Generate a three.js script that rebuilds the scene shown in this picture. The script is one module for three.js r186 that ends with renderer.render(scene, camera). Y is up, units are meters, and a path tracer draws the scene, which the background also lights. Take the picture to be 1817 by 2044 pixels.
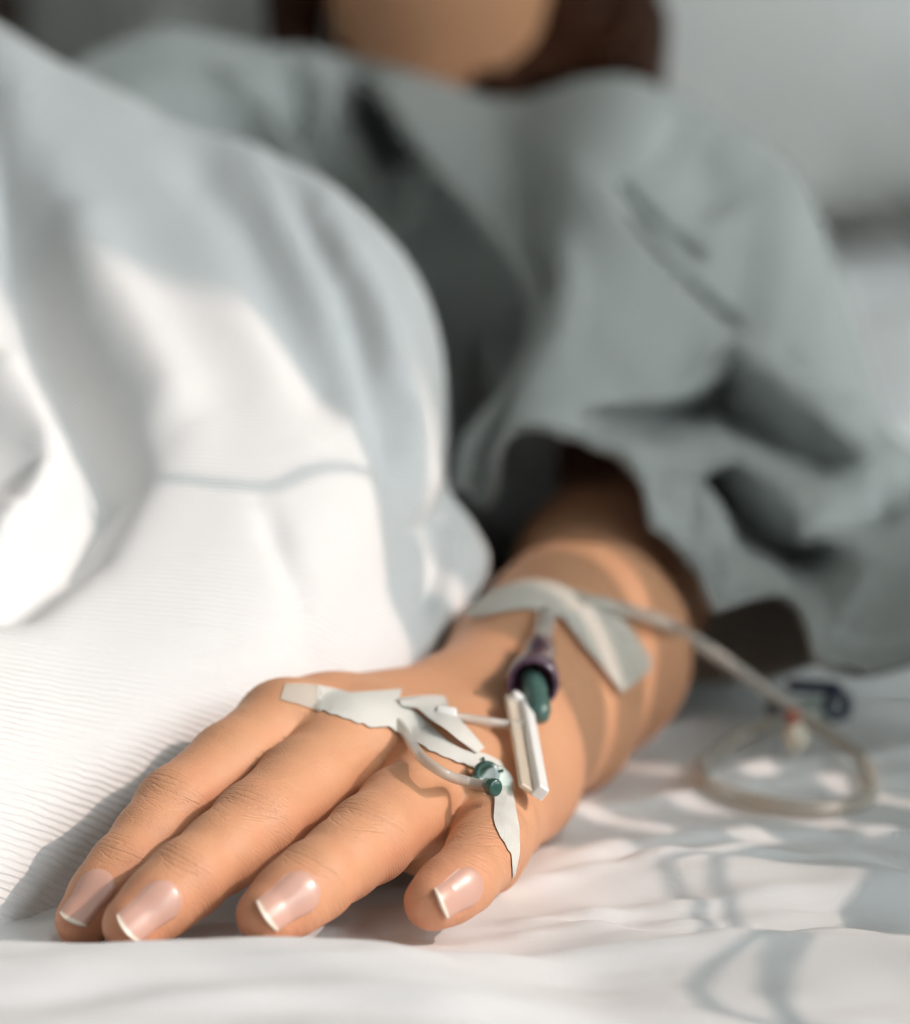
import * as THREE from 'three';
import { mergeGeometries } from 'three/addons/utils/BufferGeometryUtils.js';
import { RoundedBoxGeometry } from 'three/addons/geometries/RoundedBoxGeometry.js';
import { RectAreaLightUniformsLib } from 'three/addons/lights/RectAreaLightUniformsLib.js';
import { createNoise3D } from 'simplex-noise';

// ───────────────────────── camera, sky, sun, lamps, exposure ─────────────────────────
const scene = new THREE.Scene();
const renderer = new THREE.WebGLRenderer({ antialias: true });
renderer.toneMapping = THREE.LinearToneMapping;
renderer.toneMappingExposure = 1.0;
renderer.shadowMap.enabled = true;
RectAreaLightUniformsLib.init();

const CELL = 0.0010;
const BED = 0.80;                                   // height of the mattress top above the floor
const FPX = 4500, PITCH = Math.atan(245 / FPX);
const EYE = new THREE.Vector3(0, BED + 0.108, 0);
const camera = new THREE.PerspectiveCamera(2 * Math.atan(1022 / FPX) * 180 / Math.PI, 1817 / 2044, 0.02, 60);
camera.position.copy(EYE);
camera.rotation.set(-PITCH, 0, 0);
camera.focus = 0.452;
camera.userData.fStop = 7.6;
scene.add(camera);

scene.background = new THREE.Color().setRGB(0.87, 0.945, 0.97);
scene.backgroundIntensity = 7.2;

const SUN = new THREE.Vector3(0.74, 0.52, 0.12).normalize();   // towards the sun, low in the window on the right
const sun = new THREE.DirectionalLight(new THREE.Color().setRGB(1.0, 0.79, 0.70), 2.15);
sun.position.copy(SUN).multiplyScalar(6).add(new THREE.Vector3(0, BED, -0.5));
sun.target.position.set(0, BED, -0.5);
sun.castShadow = true; sun.shadow.radius = 1;
Object.assign(sun.shadow.camera, { left: -3, right: 3, top: 3, bottom: -3, near: 0.1, far: 14 });
sun.shadow.mapSize.set(4096, 4096);
scene.add(sun, sun.target);

// ───────────────────────── helpers ─────────────────────────
let seed = 7;
const rnd = () => { seed = (seed * 1664525 + 1013904223) >>> 0; return seed / 4294967296; };
const noise3 = createNoise3D(rnd);
const V = (x, y, z) => new THREE.Vector3(x, y, z);
const { clamp, lerp, smoothstep } = THREE.MathUtils;
const CP = Math.cos(PITCH), SP = Math.sin(PITCH);
// a point of the place, read off the photograph as pixel + distance in front of the lens
const at = (px, py, d) => {
  const x = (px - 908.5) / FPX * d, y = (1022 - py) / FPX * d;
  return V(EYE.x + x, EYE.y + y * CP - d * SP, EYE.z - y * SP - d * CP);
};
const pixelOf = (p) => {
  const x = p.x - EYE.x, dy = p.y - EYE.y, dz = p.z - EYE.z, d = -dy * SP - dz * CP, y = dy * CP - dz * SP;
  return [908.5 + x / d * FPX, 1022 - y / d * FPX, d];
};
const hex = (h) => new THREE.Color(h);
const std = (o) => new THREE.MeshStandardMaterial(o);
const phys = (o) => new THREE.MeshPhysicalMaterial(o);
const taken = {};
const numbered = (n) => { taken[n] = (taken[n] ?? -1) + 1; return taken[n] ? n + '_' + String(taken[n]).padStart(3, '0') : n; };
function mesh(name, geo, mat, parent) {
  const m = new THREE.Mesh(geo, mat);
  m.castShadow = m.receiveShadow = true;
  m.name = parent ? name : numbered(name);
  (parent || scene).add(m);
  return m;
}
function thing(name, label, category, group) {
  const g = new THREE.Group(); g.name = numbered(name); scene.add(g);
  g.userData = { label, category }; if (group) g.userData.group = group;
  return g;
}
function tag(o, label, category, group) { Object.assign(o.userData, { label, category }); if (group) o.userData.group = group; return o; }
function struct(name, geo, mat, label, category = 'room', parent) {
  const m = mesh(name, geo, mat, parent);
  if (!parent) { m.userData.kind = 'structure'; m.userData.label = label; m.userData.category = category; }
  return m;
}
function dataTex(w, h, f, { srgb = false, repeat } = {}) {
  const a = new Uint8Array(w * h * 4);
  for (let y = 0; y < h; y++) for (let x = 0; x < w; x++) {
    const c = f(x / w, y / h, x, y), o = (y * w + x) * 4;
    if (typeof c === 'number') a[o] = a[o + 1] = a[o + 2] = clamp(c, 0, 1) * 255; else { a[o] = c[0] * 255; a[o + 1] = c[1] * 255; a[o + 2] = c[2] * 255; }
    a[o + 3] = 255;
  }
  const t = new THREE.DataTexture(a, w, h, THREE.RGBAFormat);
  t.wrapS = t.wrapT = THREE.RepeatWrapping; t.magFilter = THREE.LinearFilter; t.minFilter = THREE.LinearMipmapLinearFilter; t.generateMipmaps = true;
  if (srgb) t.colorSpace = THREE.SRGBColorSpace;
  if (repeat) t.repeat.set(repeat[0], repeat[1]);
  t.needsUpdate = true;
  return t;
}
// noise that repeats after one unit
const tnoise = (u, v, f, s = 0) => {
  const a = u * 2 * Math.PI, b = v * 2 * Math.PI, r = f / (2 * Math.PI);
  return 0.5 * (noise3(Math.cos(a) * r + s, Math.sin(a) * r + 3.1 * s, Math.cos(b) * r + Math.sin(b) * r * 1.7) + noise3(Math.cos(b) * r - s, Math.sin(b) * r + 5.3, Math.cos(a) * r * 0.6 - Math.sin(a) * r));
};

// ───────────────────────── surface nets on a signed distance ─────────────────────────
function surfaceNet(sdf, lo, hi, cell) {
  const nx = Math.ceil((hi.x - lo.x) / cell) + 1, ny = Math.ceil((hi.y - lo.y) / cell) + 1, nz = Math.ceil((hi.z - lo.z) / cell) + 1;
  const F = new Float32Array(nx * ny * nz).fill(NaN), B = 6, reach = B * cell * 0.87 * 1.35;
  const id = (i, j, k) => (k * ny + j) * nx + i;
  for (let k0 = 0; k0 < nz; k0 += B) for (let j0 = 0; j0 < ny; j0 += B) for (let i0 = 0; i0 < nx; i0 += B) {
    const d = sdf(lo.x + (i0 + B / 2) * cell, lo.y + (j0 + B / 2) * cell, lo.z + (k0 + B / 2) * cell);
    const k1 = Math.min(nz, k0 + B), j1 = Math.min(ny, j0 + B), i1 = Math.min(nx, i0 + B);
    for (let k = k0; k < k1; k++) for (let j = j0; j < j1; j++) for (let i = i0; i < i1; i++)
      F[id(i, j, k)] = Math.abs(d) > reach ? d : sdf(lo.x + i * cell, lo.y + j * cell, lo.z + k * cell);
  }
  const map = new Int32Array(nx * ny * nz).fill(-1), pos = [], idx = [];
  const C = [[0, 0, 0], [1, 0, 0], [0, 1, 0], [1, 1, 0], [0, 0, 1], [1, 0, 1], [0, 1, 1], [1, 1, 1]];
  const E = [[0, 1], [2, 3], [4, 5], [6, 7], [0, 2], [1, 3], [4, 6], [5, 7], [0, 4], [1, 5], [2, 6], [3, 7]];
  const f = new Float32Array(8);
  for (let k = 0; k < nz - 1; k++) for (let j = 0; j < ny - 1; j++) for (let i = 0; i < nx - 1; i++) {
    let m = 0;
    for (let c = 0; c < 8; c++) { f[c] = F[id(i + C[c][0], j + C[c][1], k + C[c][2])]; if (f[c] < 0) m |= 1 << c; }
    if (m === 0 || m === 255) continue;
    let x = 0, y = 0, z = 0, n = 0;
    for (const [a, b] of E) if ((f[a] < 0) !== (f[b] < 0)) {
      const t = f[a] / (f[a] - f[b]);
      x += lerp(C[a][0], C[b][0], t); y += lerp(C[a][1], C[b][1], t); z += lerp(C[a][2], C[b][2], t); n++;
    }
    map[id(i, j, k)] = pos.length / 3;
    pos.push(lo.x + (i + x / n) * cell, lo.y + (j + y / n) * cell, lo.z + (k + z / n) * cell);
  }
  const quad = (a, b, c, d, flip) => { if (a < 0 || b < 0 || c < 0 || d < 0) return; flip ? idx.push(a, c, b, a, d, c) : idx.push(a, b, c, a, c, d); };
  for (let k = 1; k < nz - 1; k++) for (let j = 1; j < ny - 1; j++) for (let i = 1; i < nx - 1; i++) {
    const s = F[id(i, j, k)] < 0;
    if (s !== F[id(i + 1, j, k)] < 0) quad(map[id(i, j - 1, k - 1)], map[id(i, j, k - 1)], map[id(i, j, k)], map[id(i, j - 1, k)], !s);
    if (s !== F[id(i, j + 1, k)] < 0) quad(map[id(i - 1, j, k - 1)], map[id(i - 1, j, k)], map[id(i, j, k)], map[id(i, j, k - 1)], !s);
    if (s !== F[id(i, j, k + 1)] < 0) quad(map[id(i - 1, j - 1, k)], map[id(i, j - 1, k)], map[id(i, j, k)], map[id(i - 1, j, k)], !s);
  }
  const P = new Float32Array(pos), N = new Float32Array(P.length), e = cell * 0.6;
  for (let i = 0; i < P.length; i += 3) {
    for (let step = 0; step < 2; step++) {
      const x = P[i], y = P[i + 1], z = P[i + 2];
      const a = sdf(x + e, y - e, z - e), b = sdf(x - e, y - e, z + e), c = sdf(x - e, y + e, z - e), d = sdf(x + e, y + e, z + e);
      let gx = a - b - c + d, gy = -a - b + c + d, gz = -a + b - c + d; const l = Math.hypot(gx, gy, gz) || 1;
      gx /= l; gy /= l; gz /= l;
      if (step === 0) { const v = clamp((a + b + c + d) / 4, -cell, cell) * 0.9; P[i] -= gx * v; P[i + 1] -= gy * v; P[i + 2] -= gz * v; }
      N[i] = gx; N[i + 1] = gy; N[i + 2] = gz;
    }
  }
  const g = new THREE.BufferGeometry();
  g.setAttribute('position', new THREE.BufferAttribute(P, 3));
  g.setAttribute('normal', new THREE.BufferAttribute(N, 3));
  g.setIndex(idx);
  return g;
}
// distance to a tapered capsule
function roundCone(a, b, ra, rb) {
  const bx = b.x - a.x, by = b.y - a.y, bz = b.z - a.z, l2 = bx * bx + by * by + bz * bz, rr = ra - rb, a2 = l2 - rr * rr, il2 = 1 / l2, ax = a.x, ay = a.y, az = a.z;
  return (x, y, z) => {
    const px = x - ax, py = y - ay, pz = z - az, yy = px * bx + py * by + pz * bz, zz = yy - l2;
    const qx = px * l2 - bx * yy, qy = py * l2 - by * yy, qz = pz * l2 - bz * yy, x2 = qx * qx + qy * qy + qz * qz, y2 = yy * yy * l2, z2 = zz * zz * l2;
    const k = Math.sign(rr) * rr * rr * x2;
    if (Math.sign(zz) * a2 * z2 > k) return Math.sqrt(x2 + z2) * il2 - rb;
    if (Math.sign(yy) * a2 * y2 < k) return Math.sqrt(x2 + y2) * il2 - ra;
    return (Math.sqrt(x2 * a2 * il2) + yy * rr) * il2 - ra;
  };
}
const ball = (c, r) => (x, y, z) => Math.hypot(x - c.x, y - c.y, z - c.z) - r;
function ellipsoid(c, ax, ay, az, rx, ry, rz) {   // axes as unit vectors
  const m = Math.min(rx, ry, rz);
  return (x, y, z) => {
    const px = x - c.x, py = y - c.y, pz = z - c.z;
    const u = (px * ax.x + py * ax.y + pz * ax.z) / rx, v = (px * ay.x + py * ay.y + pz * ay.z) / ry, w = (px * az.x + py * az.y + pz * az.z) / rz, k = Math.hypot(u, v, w), q = Math.hypot(u / rx, v / ry, w / rz);
    return k < 1e-6 ? -m : k * (k - 1) / q;
  };
}
const smin = (a, b, k) => { const h = k - Math.abs(a - b); return h <= 0 ? Math.min(a, b) : Math.min(a, b) - h * h / (4 * k); };
const smax = (a, b, k) => -smin(-a, -b, k);

// ───────────────────────── cloth: a spline patch with thickness ─────────────────────────
const cr = (a, b, c, d, t) => 0.5 * (2 * b + (c - a) * t + (2 * a - 5 * b + 4 * c - d) * t * t + (3 * b - a - 3 * c + d) * t * t * t);
function evalPatch(C, u, v) {                       // C[row][col], u across the columns, v down the rows, each 0..1
  const R = C.length - 1, K = C[0].length - 1, fu = clamp(u, 0, 1) * K, fv = clamp(v, 0, 1) * R, i = Math.min(Math.floor(fu), K - 1), j = Math.min(Math.floor(fv), R - 1), s = fu - i, t = fv - j;
  const ci = (n) => clamp(n, 0, K), cj = (n) => clamp(n, 0, R), out = [0, 0, 0], keys = ['x', 'y', 'z'];
  for (let k = 0; k < 3; k++) {
    const q = keys[k], col = (jj) => { const r = C[cj(jj)]; return cr(r[ci(i - 1)][q], r[ci(i)][q], r[ci(i + 1)][q], r[ci(i + 2)][q], s); };
    out[k] = cr(col(j - 1), col(j), col(j + 1), col(j + 2), t);
  }
  return V(...out);
}
function gridNormals(P, nu, nv) {
  const N = P.map(() => V(0, 0, 0)), a = V(), b = V();
  for (let j = 0; j <= nv; j++) for (let i = 0; i <= nu; i++) {
    const w = nu + 1;
    a.subVectors(P[j * w + Math.min(nu, i + 1)], P[j * w + Math.max(0, i - 1)]);
    b.subVectors(P[Math.min(nv, j + 1) * w + i], P[Math.max(0, j - 1) * w + i]);
    N[j * w + i].crossVectors(b, a).normalize();
  }
  return N;
}
function segDist(x, y, pts) {
  let best = 1e9, along = 0, n = pts.length - 1;
  for (let i = 0; i < n; i++) {
    const [ax, ay] = pts[i], [bx, by] = pts[i + 1], dx = bx - ax, dy = by - ay, t = clamp(((x - ax) * dx + (y - ay) * dy) / (dx * dx + dy * dy), 0, 1);
    const d = Math.hypot(x - ax - dx * t, y - ay - dy * t);
    if (d < best) { best = d; along = (i + t) / n; }
  }
  return [best, along];
}
// folds: [{pts (pixels of the photograph), w, d (metres, + sinks into the cloth), ends}], pushed along the cloth's own normal
function clothGeometry(C, nu, nv, { folds = [], thick = 0.0012, extra, flip = false, collide, outward = false, gap = 0.002, relax = 0 } = {}) {
  const P = [], w = nu + 1;
  for (let j = 0; j <= nv; j++) for (let i = 0; i <= nu; i++) P.push(evalPatch(C, i / nu, j / nv));
  let N = gridNormals(P, nu, nv);
  if (flip) N.forEach((n) => n.negate());
  const px = P.map(pixelOf);
  for (let q = 0; q < P.length; q++) {
    let d = 0, away = 0;
    for (const f of folds) {
      const [s, a] = segDist(px[q][0], px[q][1], f.pts);
      if (s > f.w * 3) continue;
      const e = f.ends === 0 ? 1 : smoothstep(a, 0, 0.18) * smoothstep(1 - a, 0, 0.18);
      const k = f.d * Math.exp(-(s * s) / (f.w * f.w)) * (f.ends === undefined ? lerp(0.35, 1, e) : e);
      if (f.back) away += k; else d += k;
    }
    if (extra) d += extra(P[q], px[q], (q % w) / nu, Math.floor(q / w) / nv);
    P[q].addScaledVector(N[q], -d); P[q].z -= away;
    if (collide && !outward) for (let k = 0; k < 3; k++) { const c = collide(P[q]); if (c > gap) break; const e = 1e-3, p = P[q], g = V(collide(V(p.x + e, p.y, p.z)) - collide(V(p.x - e, p.y, p.z)), collide(V(p.x, p.y + e, p.z)) - collide(V(p.x, p.y - e, p.z)), collide(V(p.x, p.y, p.z + e)) - collide(V(p.x, p.y, p.z - e))).normalize(); p.addScaledVector(g, gap - c); }
  }
  const smooth = () => { const Q = P.map((p) => p.clone()); for (let j = 1; j < nv; j++) for (let i = 1; i < nu; i++) { const q = j * w + i; P[q].multiplyScalar(.4).addScaledVector(Q[q - 1], .15).addScaledVector(Q[q + 1], .15).addScaledVector(Q[q - w], .15).addScaledVector(Q[q + w], .15); } };
  for (let k = 0; k < relax; k++) smooth();
  if (collide && outward) for (let q = Math.ceil(w * nv * .07); q < P.length; q++) for (let k = 0; k < 60; k++) { const c = collide(P[q]); if (c >= gap) break; P[q].addScaledVector(N[q], Math.max(.001, gap - c)); }
  for (let k = 0; k < (outward ? 3 : 0); k++) smooth();
  N = gridNormals(P, nu, nv);
  if (flip) N.forEach((n) => n.negate());
  // uv in metres along the mesh lines
  const U = new Float32Array(P.length), W = new Float32Array(P.length);
  for (let j = 0; j <= nv; j++) for (let i = 1; i <= nu; i++) U[j * w + i] = U[j * w + i - 1] + P[j * w + i].distanceTo(P[j * w + i - 1]);
  const mid = Math.floor(nu / 2);
  for (let j = 0; j <= nv; j++) { const m = U[j * w + mid]; for (let i = 0; i <= nu; i++) U[j * w + i] -= m; }
  for (let j = 1; j <= nv; j++) for (let i = 0; i <= nu; i++) W[j * w + i] = W[(j - 1) * w + i] + P[j * w + i].distanceTo(P[(j - 1) * w + i]);
  const pos = [], nor = [], uv = [], idx = [], n = P.length;
  for (let s = 0; s < 2; s++) for (let q = 0; q < n; q++) {
    pos.push(P[q].x - s * N[q].x * thick, P[q].y - s * N[q].y * thick, P[q].z - s * N[q].z * thick);
    nor.push((1 - 2 * s) * N[q].x, (1 - 2 * s) * N[q].y, (1 - 2 * s) * N[q].z); uv.push(U[q], W[q]);
  }
  for (let j = 0; j < nv; j++) for (let i = 0; i < nu; i++) {
    const a = j * w + i, b = a + 1, c = a + w, d = c + 1;
    const f = (o, x) => x ? idx.push(o + a, o + c, o + b, o + b, o + c, o + d) : idx.push(o + a, o + b, o + c, o + b, o + d, o + c);
    f(0, !flip); f(n, flip);
  }
  const rim = (a, b) => idx.push(a, b, a + n, b, b + n, a + n);
  for (let i = 0; i < nu; i++) { rim(i, i + 1); rim(nv * w + i, nv * w + i + 1); }
  for (let j = 0; j < nv; j++) { rim(j * w, (j + 1) * w); rim(j * w + nu, (j + 1) * w + nu); }
  const g = new THREE.BufferGeometry();
  g.setAttribute('position', new THREE.Float32BufferAttribute(pos, 3));
  g.setAttribute('normal', new THREE.Float32BufferAttribute(nor, 3));
  g.setAttribute('uv', new THREE.Float32BufferAttribute(uv, 2));
  g.setIndex(idx);
  g.userData.top = P;
  return g;
}
function tube(points, r, seg = 80, sides = 14, closed = false) {
  const c = new THREE.CatmullRomCurve3(points, closed, 'centripetal');
  const g = new THREE.TubeGeometry(c, seg, r, sides, closed);
  if (closed) return g;
  const caps = [0, 1].map((t) => { const s = new THREE.SphereGeometry(r, sides, 8); const p = c.getPoint(t); s.translate(p.x, p.y, p.z); return s; });
  return mergeGeometries([g, ...caps]);
}
function lathe(profile, from, towards, sides = 28) {   // profile [[radius, along]…] from a point towards another
  const g = new THREE.LatheGeometry(profile.map(([r, y]) => new THREE.Vector2(Math.max(r, 1e-5), y)), sides);
  const q = new THREE.Quaternion().setFromUnitVectors(V(0, 1, 0), towards.clone().sub(from).normalize());
  g.applyQuaternion(q); g.translate(from.x, from.y, from.z);
  return g;
}

// ───────────────────────── the person's body as one distance field ─────────────────────────
const MM = 0.001;
const J = (px, py, d, r) => ({ p: at(px, py, d), r: r * MM });
const fingers = {
  index:  [J(568, 1453, .496, 10.0), J(350, 1612, .462, 8.1), J(247, 1737, .446, 7.0), J(167, 1836, .437, 5.6)],
  middle: [J(690, 1497, .492, 10.2), J(512, 1648, .452, 8.8), J(373, 1755, .433, 7.4), J(266, 1845, .424, 5.9)],
  ring:   [J(864, 1572, .484, 9.6), J(738, 1675, .449, 8.6), J(626, 1760, .431, 7.5), J(535, 1826, .422, 6.0)],
  pinky:  [J(984, 1648, .480, 8.2), J(963, 1708, .454, 7.3), J(925, 1756, .440, 6.5), J(864, 1800, .431, 5.6)],
};
const thumb = [J(850, 1440, .560, 11), J(690, 1490, .540, 9.5), J(545, 1535, .520, 8.4), J(455, 1562, .508, 7)];
const wristR = J(915, 1428, .552, 13.8), wristU = J(1028, 1532, .540, 13.6), wristC = J(972, 1482, .546, 15.5);
const arm1R = J(1035, 1330, .60, 17.5), arm1U = J(1120, 1445, .595, 17.5);
const arm2 = J(1160, 1300, .645, 27.5), arm3 = J(1224, 1154, .730, 28.5), elbow = J(1275, 940, .87, 25), shoulder = J(1250, 400, 1.08, 32);
const rel = (x, y, z) => V(x, BED + y, z);
const neckBase = rel(-.008, .215, -1.25), headC = rel(.0, .40, -1.225), rShoulder = rel(-.15, .17, -1.27), chest = rel(-.08, .11, -1.17), belly = rel(-.23, .085, -1.03), pelvis = rel(-.36, .07, -.92);

function fingerSdf(js, kJ = 2.5 * MM) {
  const parts = [];
  for (let i = 0; i < js.length - 1; i++) {
    const a = js[i], b = js[i + 1], m = a.p.clone().lerp(b.p, .5), rm = (a.r + b.r) / 2 * [1, 1.02, .955, 1.03][i + 5 - js.length];
    parts.push(roundCone(a.p, m, a.r, rm), roundCone(m, b.p, rm, b.r));
  }
  const c = js.reduce((s, j) => s.add(j.p), V(0, 0, 0)).divideScalar(js.length), R = Math.max(...js.map((j) => j.p.distanceTo(c) + j.r)) + .012;
  return (x, y, z) => {
    const far = Math.hypot(x - c.x, y - c.y, z - c.z) - R;
    if (far > .03) return far + .012;
    let d = parts[0](x, y, z);
    for (let i = 1; i < parts.length; i++) d = smin(d, parts[i](x, y, z), kJ);
    return d;
  };
}
const roots = [wristR, wristC, wristC, wristU];
const fSdf = Object.values(fingers).map((f, i) => fingerSdf([{ p: f[0].p.clone().lerp(roots[i].p, .38), r: f[0].r * .82 }, ...f])), tSdf = fingerSdf(thumb);
const FL = [fingers.index, fingers.middle, fingers.ring, fingers.pinky];
const along = (f, t, drop) => { const p = f[0].p.clone().lerp(f[1].p, t); p.y -= drop; return p; };
const mets = [
  roundCone(fingers.index[0].p, wristR.p, 10.0 * MM, 13.5 * MM), roundCone(fingers.middle[0].p, wristC.p, 10.2 * MM, 15 * MM),
  roundCone(fingers.ring[0].p, wristC.p, 9.8 * MM, 14.5 * MM), roundCone(fingers.pinky[0].p, wristU.p, 8.8 * MM, 13 * MM),
  roundCone(at(660, 1535, .515), at(900, 1500, .55), 10 * MM, 13 * MM), roundCone(at(965, 1655, .502), at(1030, 1580, .54), 10 * MM, 13 * MM),
  // the webs and flesh between the knuckles
  roundCone(along(FL[0], .2, .009), along(FL[1], .2, .009), 6.2 * MM, 6.4 * MM), roundCone(along(FL[1], .22, .009), along(FL[2], .22, .009), 6.4 * MM, 6.2 * MM), roundCone(along(FL[2], .1, .011), along(FL[3], .05, .009), 5.4 * MM, 5.2 * MM),
  roundCone(FL[0][0].p.clone().lerp(wristR.p, .25), FL[1][0].p.clone().lerp(wristC.p, .25), 9.2 * MM, 9.4 * MM), roundCone(FL[1][0].p.clone().lerp(wristC.p, .2), FL[2][0].p.clone().lerp(wristC.p, .2), 9.6 * MM, 9.4 * MM), roundCone(FL[2][0].p.clone().lerp(wristC.p, .25), FL[3][0].p.clone().lerp(wristU.p, .25), 9.0 * MM, 8.6 * MM),
];
const arms = [
  roundCone(wristR.p, arm1R.p, wristR.r, arm1R.r), roundCone(wristU.p, arm1U.p, wristU.r, arm1U.r), roundCone(wristC.p, arm2.p, wristC.r, arm2.r),
  roundCone(arm1R.p, arm2.p, arm1R.r, arm2.r), roundCone(arm1U.p, arm2.p, arm1U.r, arm2.r), roundCone(arm2.p, arm3.p, arm2.r, arm3.r), roundCone(arm3.p, elbow.p, arm3.r, elbow.r),
];
const knuckles = [fingers.index, fingers.middle, fingers.ring, fingers.pinky].map((f) => f[0]);
const handC = at(760, 1520, .49);
function handSdf(x, y, z) {
  let palm = mets[0](x, y, z);
  for (let i = 1; i < mets.length; i++) palm = smin(palm, mets[i](x, y, z), 8 * MM);
  let arm = arms[0](x, y, z);
  for (let i = 1; i < arms.length; i++) arm = smin(arm, arms[i](x, y, z), 9 * MM);
  palm = smin(palm, arm, 9 * MM);
  let d = Math.min(fSdf[0](x, y, z), fSdf[1](x, y, z), fSdf[2](x, y, z), fSdf[3](x, y, z));
  d = smin(palm, d, 3.5 * MM);
  return smin(d, tSdf(x, y, z), 6 * MM);
}
const headF = V(-.05, .30, .95).normalize(), headX = V(1, 0, .06).addScaledVector(headF, -V(1, 0, .06).dot(headF)).normalize(), headUp = new THREE.Vector3().crossVectors(headF, headX).normalize();
const hp = (x, y, z) => headC.clone().addScaledVector(headX, x).addScaledVector(headUp, y).addScaledVector(headF, z);
const bigParts = [
  [roundCone(arm2.p, arm3.p, arm2.r, arm3.r), .014], [roundCone(arm3.p, elbow.p, arm3.r, elbow.r), .02], [roundCone(elbow.p, shoulder.p, elbow.r, shoulder.r), .03],
  [roundCone(shoulder.p, chest, .045, .07), .04], [roundCone(chest, rShoulder, .07, .055), .04], [roundCone(chest, belly, .08, .09), .05], [roundCone(belly, pelvis, .095, .11), .05],
  [roundCone(neckBase, hp(-.006, -.085, .05), .046, .058), .03],
  [ellipsoid(hp(0, .035, -.01), headX, headUp, headF, .076, .098, .096), .02], [ellipsoid(hp(0, -.045, .03), headX, headUp, headF, .058, .066, .06), .03],
  [roundCone(hp(0, .012, .088), hp(0, -.022, .103), .007, .011), .012], [ellipsoid(hp(0, -.056, .085), headX, headUp, headF, .024, .009, .01), .006], [ball(hp(0, -.088, .072), .017), .02],
  [ellipsoid(hp(.075, -.005, -.01), headX, headUp, headF, .01, .03, .018), .006], [ellipsoid(hp(-.075, -.005, -.01), headX, headUp, headF, .01, .03, .018), .006],
  [ellipsoid(hp(.032, .02, .078), headX, headUp, headF, .017, .009, .012), .006], [ellipsoid(hp(-.032, .02, .078), headX, headUp, headF, .017, .009, .012), .006],
];
function torsoSdf(x, y, z) {
  let d = bigParts[0][0](x, y, z);
  for (let i = 1; i < 7; i++) d = smin(d, bigParts[i][0](x, y, z), bigParts[i][1]);
  return d;
}
function bodySdf(x, y, z) {
  let d = bigParts[0][0](x, y, z);
  for (let i = 1; i < bigParts.length; i++) d = smin(d, bigParts[i][0](x, y, z), bigParts[i][1]);
  return d;
}
// first point of the skin seen along a sight line of the photograph (to lay tape and tubes on it)
function skin(px, py, lift = 0) {
  const o = EYE, dir = at(px, py, 1).sub(EYE).normalize(); let t = .34;
  for (let i = 0; i < 160; i++) { const d = handSdf(o.x + dir.x * t, o.y + dir.y * t, o.z + dir.z * t); if (d < 1e-5) break; t += d * .85; if (t > 1.2) return null; }
  const p = o.clone().addScaledVector(dir, t), e = 8e-4;
  const n = V(handSdf(p.x + e, p.y, p.z) - handSdf(p.x - e, p.y, p.z), handSdf(p.x, p.y + e, p.z) - handSdf(p.x, p.y - e, p.z), handSdf(p.x, p.y, p.z + e) - handSdf(p.x, p.y, p.z - e)).normalize();
  return { p: p.addScaledVector(n, lift), n };
}
// the same, held off the skin towards the eye so that it stays on its sight line
function lifted(px, py, l) {
  const h = skin(px, py, 0); if (!h) return at(px, py, .60);
  const v = EYE.clone().sub(h.p).normalize();
  return h.p.addScaledVector(v, l / Math.max(.4, v.dot(h.n)));
}
const gradOf = (f, p, e = 8e-4) => V(f(p.x + e, p.y, p.z) - f(p.x - e, p.y, p.z), f(p.x, p.y + e, p.z) - f(p.x, p.y - e, p.z), f(p.x, p.y, p.z + e) - f(p.x, p.y, p.z - e)).normalize();

// ───────────────────────── room ─────────────────────────
const lin = (r, g, b) => new THREE.Color().setRGB(r, g, b);
const wallMat = std({ color: lin(.38, .385, .37), roughness: .92 });
const box = (x0, x1, y0, y1, z0, z1) => { const g = new THREE.BoxGeometry(x1 - x0, y1 - y0, z1 - z0); g.translate((x0 + x1) / 2, (y0 + y1) / 2, (z0 + z1) / 2); return g; };
const RX0 = -2.6, RX1 = 1.5, RZ0 = -2.4, RZ1 = 2.6, RH = 2.7, TH = .12;
struct('floor', box(RX0 - TH, RX1 + TH, -.1, 0, RZ0 - TH, RZ1 + TH), std({ color: lin(.26, .25, .23), roughness: .5 }), 'pale vinyl hospital floor under the bed');
struct('ceiling', box(RX0 - TH, RX1 + TH, RH, RH + .1, RZ0 - TH, RZ1 + TH), std({ color: lin(.42, .42, .41), roughness: .95 }), 'flat white ceiling above the bed');
struct('wall_back', box(RX0 - TH, RX1 + TH, 0, RH, RZ0 - TH, RZ0), wallMat, 'grey painted wall behind the bed head');
struct('wall_left', box(RX0 - TH, RX0, 0, RH, RZ0, RZ1), wallMat, 'grey painted wall on the far left');
struct('wall_front', box(RX0 - TH, RX1 + TH, 0, RH, RZ1, RZ1 + TH), wallMat, 'grey painted wall behind the viewer');
const WY0 = .85, WY1 = 2.5, WZ0 = -1.75, WZ1 = 2.2;  // window on the right
struct('wall_right', mergeGeometries([box(RX1, RX1 + TH, 0, WY0, RZ0, RZ1), box(RX1, RX1 + TH, WY1, RH, RZ0, RZ1), box(RX1, RX1 + TH, WY0, WY1, RZ0, WZ0), box(RX1, RX1 + TH, WY0, WY1, WZ1, RZ1)]), wallMat, 'grey painted wall with the sunny window');
const frameMat = std({ color: lin(.75, .75, .73), roughness: .5 }), paneMat = phys({ color: lin(1, 1, 1), transmission: 1, thickness: 0, roughness: 0, ior: 1.45 });
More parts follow.
